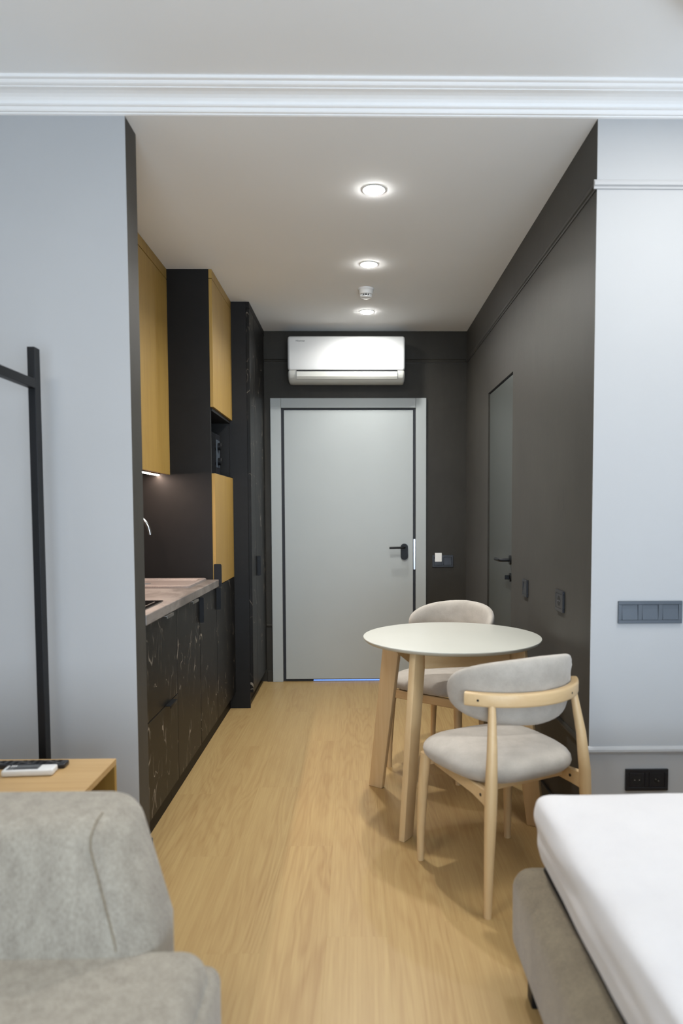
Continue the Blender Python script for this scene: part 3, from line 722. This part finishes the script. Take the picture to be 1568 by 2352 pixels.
# ------------------------------------------------------------------ chairs (local: x right, y forward, origin on the floor)
def make_chair(name, label, loc, rotz):
    t = thing(name, label, 'chair', (0, 0, 0), 0, 'dining chairs')
    # seat cushion
    bm = bmesh.new(); n = 64; L = []
    def outl(th):
        c, s = math.cos(th), math.sin(th); e = 3.3
        r = (abs(c) ** e + abs(s) ** e) ** (-1 / e)
        x_, y_ = r * c, r * s
        wx = 0.234 * (1.0 + 0.06 * y_)
        return x_ * wx, y_ * 0.230 + 0.012
    for s, z in ((0.0, 0.409), (0.60, 0.409), (0.84, 0.411), (0.94, 0.418), (0.985, 0.430), (1.0, 0.444), (0.99, 0.456), (0.955, 0.468), (0.89, 0.479), (0.78, 0.487), (0.6, 0.492), (0.35, 0.4935), (0.0, 0.4935)):
        if s == 0: L.append([bm.verts.new((0, 0.012, z))])
        else:
            ringv = []
            for k in range(n):
                px, py = outl(2 * PI * k / n)
                ringv.append(bm.verts.new((px * s, 0.012 + (py - 0.012) * s, z)))
            L.append(ringv)
    for a, b in zip(L, L[1:]):
        for k in range(n):
            if len(a) == 1: bm.faces.new((a[0], b[k], b[(k + 1) % n]))
            elif len(b) == 1: bm.faces.new((a[k], a[(k + 1) % n], b[0]))
            else: bm.faces.new((a[k], a[(k + 1) % n], b[(k + 1) % n], b[k]))
    obj('seat', bm, 'chair_fabric', t, 'all')
    # backrest cushion: curved superellipse pad
    RC, R0, PH, HH, TH, ZC = 0.035, 0.243, math.radians(77), 0.106, 0.024, 0.718
    def bp(a, b, off):
        ph = a * PH; lean = 0.11 * (b * HH)
        rr = R0 + off + lean
        return Vector((rr * math.sin(ph), RC - rr * math.cos(ph), ZC + b * HH + 0.012 * b * (1 - abs(a)) - 0.010 * a * a))
    bm = bmesh.new(); n = 72; lay = []
    prof = [(1, 0.0), (1, 0.25), (1, 0.5), (1, 0.7), (1, 0.84), (1, 0.93), (1, 0.98)]
    def ringpts(rho, off):
        out = []
        for k in range(n):
            th = 2 * PI * k / n; c, s = math.cos(th), math.sin(th)
            e = 2.5
            r = (abs(c) ** e + abs(s) ** e) ** (-1 / e)
            # blunter at the top, rounder at the bottom
            out.append(bp(r * c * rho, r * s * rho, off))
        return out
    rhos = [0.3, 0.55, 0.75, 0.88, 0.95, 0.985, 1.0]
    th_ = [1.0, 0.98, 0.92, 0.78, 0.58, 0.34, 0.0]
    rows = [[bm.verts.new(bp(0, 0, -TH))]] + [[bm.verts.new(p) for p in ringpts(r_, -TH * h_)] for r_, h_ in zip(rhos, th_)]
    rows += [[bm.verts.new(p) for p in ringpts(r_, TH * h_)] for r_, h_ in list(zip(rhos, th_))[:-1][::-1]] + [[bm.verts.new(bp(0, 0, TH))]]
    for a, b in zip(rows, rows[1:]):
        for k in range(n):
            if len(a) == 1: bm.faces.new((a[0], b[k], b[(k + 1) % n]))
            elif len(b) == 1: bm.faces.new((a[k], a[(k + 1) % n], b[0]))
            else: bm.faces.new((a[k], a[(k + 1) % n], b[(k + 1) % n], b[k]))
    obj('backrest', bm, 'chair_fabric', t, 'all')
    # curved wooden back rail
    bm = bmesh.new(); N = 28; rings = []; PR = math.radians(56); RI, RO = 0.2665, 0.295
    for i in range(N + 1):
        ph = -PR + 2 * PR * i / N
        cross = rrect(RI, RO, 0.678, 0.724, 0.008, 3)
        rings.append([bm.verts.new((r_ * math.sin(ph), RC - r_ * math.cos(ph), z_)) for r_, z_ in cross])
    for a, b in zip(rings, rings[1:]):
        for k in range(len(a)): bm.faces.new((a[k], a[(k + 1) % len(a)], b[(k + 1) % len(a)], b[k]))
    bm.faces.new(rings[0]); bm.faces.new(rings[-1][::-1])
    br = obj('back_rail', bm, 'beech_x', t, True)
    for ph in (-47, 25, -25 + 72 - 10 + 8):
        p = math.radians(ph); ax = Vector((math.sin(p), -math.cos(p), 0))
        obj('screw_hole', disc(Vector((0, RC, 0.700)) + ax * (RO - 0.0006), ax, 0.0042, 0.0009, 14), 'hole', br)
    # legs
    for s in (-1, 1):
        obj('leg', sweep(bmesh.new(), [(s * 0.204, 0.212, 0.0), (s * 0.203, 0.211, 0.12), (s * 0.197, 0.204, 0.30), (s * 0.193, 0.200, 0.36), (s * 0.190, 0.197, 0.415)], [0.0135, 0.0155, 0.0195, 0.0205, 0.019], 20), 'beech', t, True)
        top = Vector((s * 0.174, -0.187, 0.682))
        obj('leg', sweep(bmesh.new(), [(s * 0.212, -0.222, 0.0), (s * 0.209, -0.222, 0.14), (s * 0.202, -0.220, 0.34), (s * 0.199, -0.219, 0.42), (s * 0.189, -0.2085, 0.55), top], [0.0125, 0.0155, 0.0205, 0.0205, 0.017, 0.0125], 20), 'beech', t, True)
        # side rail under the seat, running back and outwards to the rear leg, arched at the joint
        pts = [(-0.226, 0.348), (-0.226, 0.412), (-0.17, 0.4095), (-0.12, 0.4085), (0.19, 0.4085), (0.19, 0.366), (-0.10, 0.366), (-0.17, 0.358)]
        bm = bmesh.new(); prism(bm, pts, -0.010, 0.010, 'x')
        bmesh.ops.bevel(bm, geom=list(bm.edges), offset=0.003, segments=1, profile=0.5, affect='EDGES')
        def shear(x_, y_, z_): return (s * (x_ * s + 0.150 + 0.049 * (0.19 - y_) / 0.416), y_, z_)
        for v in bm.verts: v.co = Vector(shear(v.co.x, v.co.y, v.co.z))
        sr = obj('side_rail', bm, 'beech_x', t)
        for yy in (-0.165,):
            cx_ = 0.150 + 0.049 * (0.19 - yy) / 0.416
            obj('screw_hole', disc((s * (cx_ + 0.0097), yy, 0.385), (s, 0, 0), 0.0055, 0.0012, 14), 'hole', sr)
            obj('screw_hole', disc((s * (cx_ - 0.0097), yy, 0.385), (-s, 0, 0), 0.0055, 0.0012, 14), 'hole', sr)
    fr_ = obj('front_rail', box((-0.182, 0.192, 0.366), (0.182, 0.213, 0.4085), 0.003, 1), 'beech_x', t)
    for xx in (-0.165, 0.165): obj('screw_hole', disc((xx, 0.1925, 0.388), (0, -1, 0), 0.005, 0.0009, 14), 'hole', fr_)
    obj('rear_rail', box((-0.185, -0.13, 0.372), (0.185, -0.11, 0.4085), 0.003, 1), 'beech_x', t)
    t.location = loc; t.rotation_euler = (0, 0, rotz)
    return t
def dup(root, label, loc, rotz):
    r = root.copy(); COL.objects.link(r); r.location = loc; r.rotation_euler = (0, 0, rotz); r['label'] = label
    for ch in list(root.children):
        c = ch.copy(); COL.objects.link(c); c.parent = r
        for g in ch.children:
            d_ = g.copy(); COL.objects.link(d_); d_.parent = c
    return r
ch1 = make_chair('dining_chair', 'beige upholstered dining chair with its back to us, in front of the round table', (0.517, 2.525, 0), math.radians(25.8))
dup(ch1, 'beige upholstered dining chair behind the round table, facing the room', (0.461, 3.655, 0), math.radians(141.7))

# ------------------------------------------------------------------ sofa
sf = thing('sofa', 'grey beige fabric sofa in the left foreground', 'sofa', (-1.0, 1.15, 0))
def deform(bm, fn):
    for v in bm.verts: v.co = Vector(fn(v.co.x, v.co.y, v.co.z))
    return bm
def cushion(lo, hi, bevel, seg, cuts=0):
    bm = box(lo, hi, bevel, seg)
    return bm
SX0 = -1.75
BXR = -0.412
def bk(x, y, z):
    k = (z - 0.42) / 0.30
    rx = (x - SX0) / (BXR - SX0)
    x2 = x - 0.115 * k * rx if k > 0 else x
    y2 = y + (0.085 * k if k > 0 else 0.0)
    e = max(0.0, (x - (BXR - 0.066)) / 0.066)
    if y < 1.50: y2 += 0.055 * e ** 1.2 * (0.35 + 0.65 * min(1.0, max(0.0, (z - 0.42) / 0.1)))
    z2 = z - 0.014 * e * max(0, k)
    return (x2, y2, z2)
bm = box((SX0, 1.392, 0.20), (BXR, 1.600, 0.668), 0.045, 6)
bm.verts.ensure_lookup_table()
for xc in (BXR - 0.066, BXR - 0.045, -0.62):
    bmesh.ops.bisect_plane(bm, geom=list(bm.verts) + list(bm.edges) + list(bm.faces), plane_co=(xc, 0, 0), plane_no=(1, 0, 0))
for zc in (0.42, 0.55):
    bmesh.ops.bisect_plane(bm, geom=list(bm.verts) + list(bm.edges) + list(bm.faces), plane_co=(0, 0, zc), plane_no=(0, 0, 1))
obj('backrest', deform(bm, bk), 'sofa_fabric', sf, True)
# seam piping on the front of the backrest
pp = [bk(BXR - 0.066, 1.3915, z) for z in (0.40, 0.45, 0.50, 0.55, 0.60, 0.620)]
pp += [bk(BXR - 0.062, 1.394, 0.637), bk(BXR - 0.056, 1.400, 0.650), bk(BXR - 0.050, 1.412, 0.662), bk(BXR - 0.045, 1.434, 0.6685)]
obj('piping', sweep(bmesh.new(), [Vector(p) for p in pp], 0.002, 8), 'bed_fabric', sf, True)
bm = box((SX0, 0.70, 0.26), (-0.303, 1.45, 0.420), 0.055, 6)
def st(x, y, z): return (x, y, z + 0.002 * math.sin(x * 9) * (1 if z > 0.35 else 0))
obj('seat_cushion', deform(bm, st), 'sofa_fabric', sf, True)
bm = box((SX0, 0.73, 0.09), (-0.284, 1.47, 0.368), 0.035, 4)
obj('base', bm, 'sofa_fabric', sf, True)
for xx in (-0.36, -1.68):
    for yy in (0.80, 1.40): obj('foot', disc((xx, yy, 0.0), (0, 0, 1), 0.022, 0.0905, 20), 'black_metal', sf)

# ------------------------------------------------------------------ bed
bd = thing('bed_frame', 'taupe upholstered bed base in the right foreground', 'bed', (1.25, 0.9, 0))
BX0 = 0.433
bm = box((BX0, -0.15, 0.095), (2.15, 1.935, 0.338), 0.05, 5)
def bulge(x, y, z):
    f = 1 - ((z - 0.22) / 0.13) ** 2
    return (x - 0.010 * f * max(0, 1 - (x - BX0) / 0.2), y, z)
obj('base', deform(bm, bulge), 'bed_fabric', bd, True)
obj('platform', box((0.505, -0.08, 0.3385), (2.08, 1.875, 0.352), 0.004), 'black_panel', bd)
for xx in (0.485, 2.05):
    for yy in (-0.02, 1.83): obj('leg', box((xx - 0.025, yy - 0.025, 0.0), (xx + 0.025, yy + 0.025, 0.0945), 0.004), 'black_metal', bd)
# mattress with a white sheet: dense grid box with soft wrinkles
def soft_box(lo, hi, bevel, res, amp):
    bm = box(lo, hi, bevel, 5)
    bmesh.ops.subdivide_edges(bm, edges=[e for e in bm.edges if e.calc_length() > 0.25], cuts=30, use_grid_fill=True)
    return bm
bm = bmesh.new()
mx0, mx1, my0, my1, mz0, mz1 = 0.474, 2.06, -0.06, 1.908, 0.3525, 0.553
NX, NY, NZ = 64, 96, 12
def sm(p):
    x, y, z = p
    r = 0.045
    q = Vector((min(max(x, mx0 + r), mx1 - r), min(max(y, my0 + r), my1 - r), min(max(z, mz0 + r), mz1 - r)))
    d_ = Vector(p) - q
    if d_.length > 1e-6: d_ = d_.normalized() * r
    o_ = q + d_
    top = min(1.0, max(0.0, (o_.z - mz0) / (mz1 - mz0)))
    wr = mnoise.noise(Vector((o_.x * 3.2, o_.y * 2.4, o_.z * 5))) * 0.006 + mnoise.noise(Vector((o_.x * 9 + 4, o_.y * 6, o_.z * 14))) * 0.0028
    o_.z += wr * top
    if o_.x < mx0 + 0.08:
        s_ = 1 - (o_.x - mx0) / 0.08
        fold = mnoise.noise(Vector((o_.y * 2.0, o_.z * 26, 3.1))) * 0.010 + mnoise.noise(Vector((o_.y * 5.0 + o_.z * 12, o_.z * 9, 9.1))) * 0.006
        o_.x += s_ * (fold + 0.020 * (1 - top) ** 1.5)
    if o_.y > my1 - 0.05:
        o_.y -= 0.012 * (1 - top)
    return o_
grid = {}
def gv(i, j, k):
    key = (i, j, k)
    if key not in grid:
        def warp(t): return 0.5 - 0.5 * math.cos(PI * t) * (0.35 + 0.65 * 1) if False else t
        grid[key] = bm.verts.new(sm((mx0 + (mx1 - mx0) * i / NX, my0 + (my1 - my0) * j / NY, mz0 + (mz1 - mz0) * k / NZ)))
    return grid[key]
for i in range(NX):
    for j in range(NY):
        for k in (0, NZ): bm.faces.new((gv(i, j, k), gv(i + 1, j, k), gv(i + 1, j + 1, k), gv(i, j + 1, k)))
for i in range(NX):
    for k in range(NZ):
        for j in (0, NY): bm.faces.new((gv(i, j, k), gv(i + 1, j, k), gv(i + 1, j, k + 1), gv(i, j, k + 1)))
for j in range(NY):
    for k in range(NZ):
        for i in (0, NX): bm.faces.new((gv(i, j, k), gv(i, j + 1, k), gv(i, j + 1, k + 1), gv(i, j, k + 1)))
tag(obj('mattress', bm, 'linen', None, 'all', 1), 'white sheeted mattress lying on the taupe bed base', 'mattress')

# ------------------------------------------------------------------ console table and remotes
cs = thing('console_table', 'low oak console table behind the sofa with an open side', 'table', (-1.25, 2.03, 0))
CZ = 0.513
obj('table_top', box((-1.72, 1.755, CZ - 0.020), (-0.783, 2.300, CZ), 0.001), 'oak_table', cs)
obj('end_panel', box((-1.72, 2.280, 0.0), (-0.783, 2.300, CZ - 0.0202), 0.001), 'oak', cs)
obj('end_panel', box((-1.72, 1.755, 0.0), (-0.783, 1.775, CZ - 0.0202), 0.001), 'oak', cs)
def rot_box(lo, hi, bev, ang, piv, seg=3):
    bm = box(lo, hi, bev, seg)
    bmesh.ops.transform(bm, matrix=Matrix.Translation(piv) @ Matrix.Rotation(ang, 4, 'Z') @ Matrix.Translation(-Vector(piv)), verts=bm.verts); return bm
rm = thing('remote_control', 'white air conditioner remote with a grey display, on the console table', 'remote control', (-1.0, 2.165, CZ))
pv = (-1.0, 2.165, CZ); an = math.radians(4)
obj('body', rot_box((-1.078, 2.141, CZ + 0.0005), (-0.926, 2.192, CZ + 0.021), 0.006, an, pv), 'white_plastic', rm, True)
obj('display', rot_box((-1.066, 2.148, CZ + 0.0205), (-0.972, 2.186, CZ + 0.0215), 0.0002, an, pv, 1), 'lcd', rm)
for k in range(3):
    xx = -1.058 + k * 0.006
    obj('print', rot_box((xx - 0.0012, 2.172, CZ + 0.0214), (xx + 0.0012, 2.186, CZ + 0.0219), 0, an, pv), 'white_print', rm)
for k in range(4):
    yy = 2.1505 + k * 0.0052
    obj('print', rot_box((-1.044, yy, CZ + 0.0214), (-0.978, yy + 0.0014, CZ + 0.0218), 0, an, pv), 'switch_dark', rm)
rm2 = thing('remote_control', 'slim black television remote lying behind the white remote', 'remote control', (-1.03, 2.225, CZ))
pv = (-1.03, 2.225, CZ); an = math.radians(1)
obj('body', rot_box((-1.145, 2.206, CZ + 0.0005), (-0.914, 2.248, CZ + 0.0155), 0.004, an, pv), 'switch_dark', rm2, True)
for k in range(9):
    for j in range(3):
        obj('button', rot_box((-1.12 + k * 0.022, 2.213 + j * 0.0115, CZ + 0.0154), (-1.109 + k * 0.022, 2.219 + j * 0.0115, CZ + 0.0168), 0.0005, an, pv, 1), 'grey_metal' if (k + j) % 4 == 0 else 'black_metal', rm2)

# ------------------------------------------------------------------ garment rack
gr = thing('garment_rack', 'black square-tube garment rack against the blue grey wall', 'clothes rack', (-1.06, 2.0, 0))
RXA, RXB = -1.0725, -1.0475
obj('post', box((RXA, 2.385, 0.0), (RXB, 2.425, 1.857), 0.0015), 'black_metal', gr)
obj('post', box((RXA, 1.690, 0.0), (RXB, 1.730, 1.857), 0.0015), 'black_metal', gr)
obj('rail', box((RXA + 0.001, 1.7305, 1.722), (RXB + 0.001, 2.3845, 1.752), 0.0015), 'black_metal', gr)

# tidy: drop the helper matrices used while building
for o in bpy.data.objects:
    if '_mw' in o.keys(): del o['_mw']
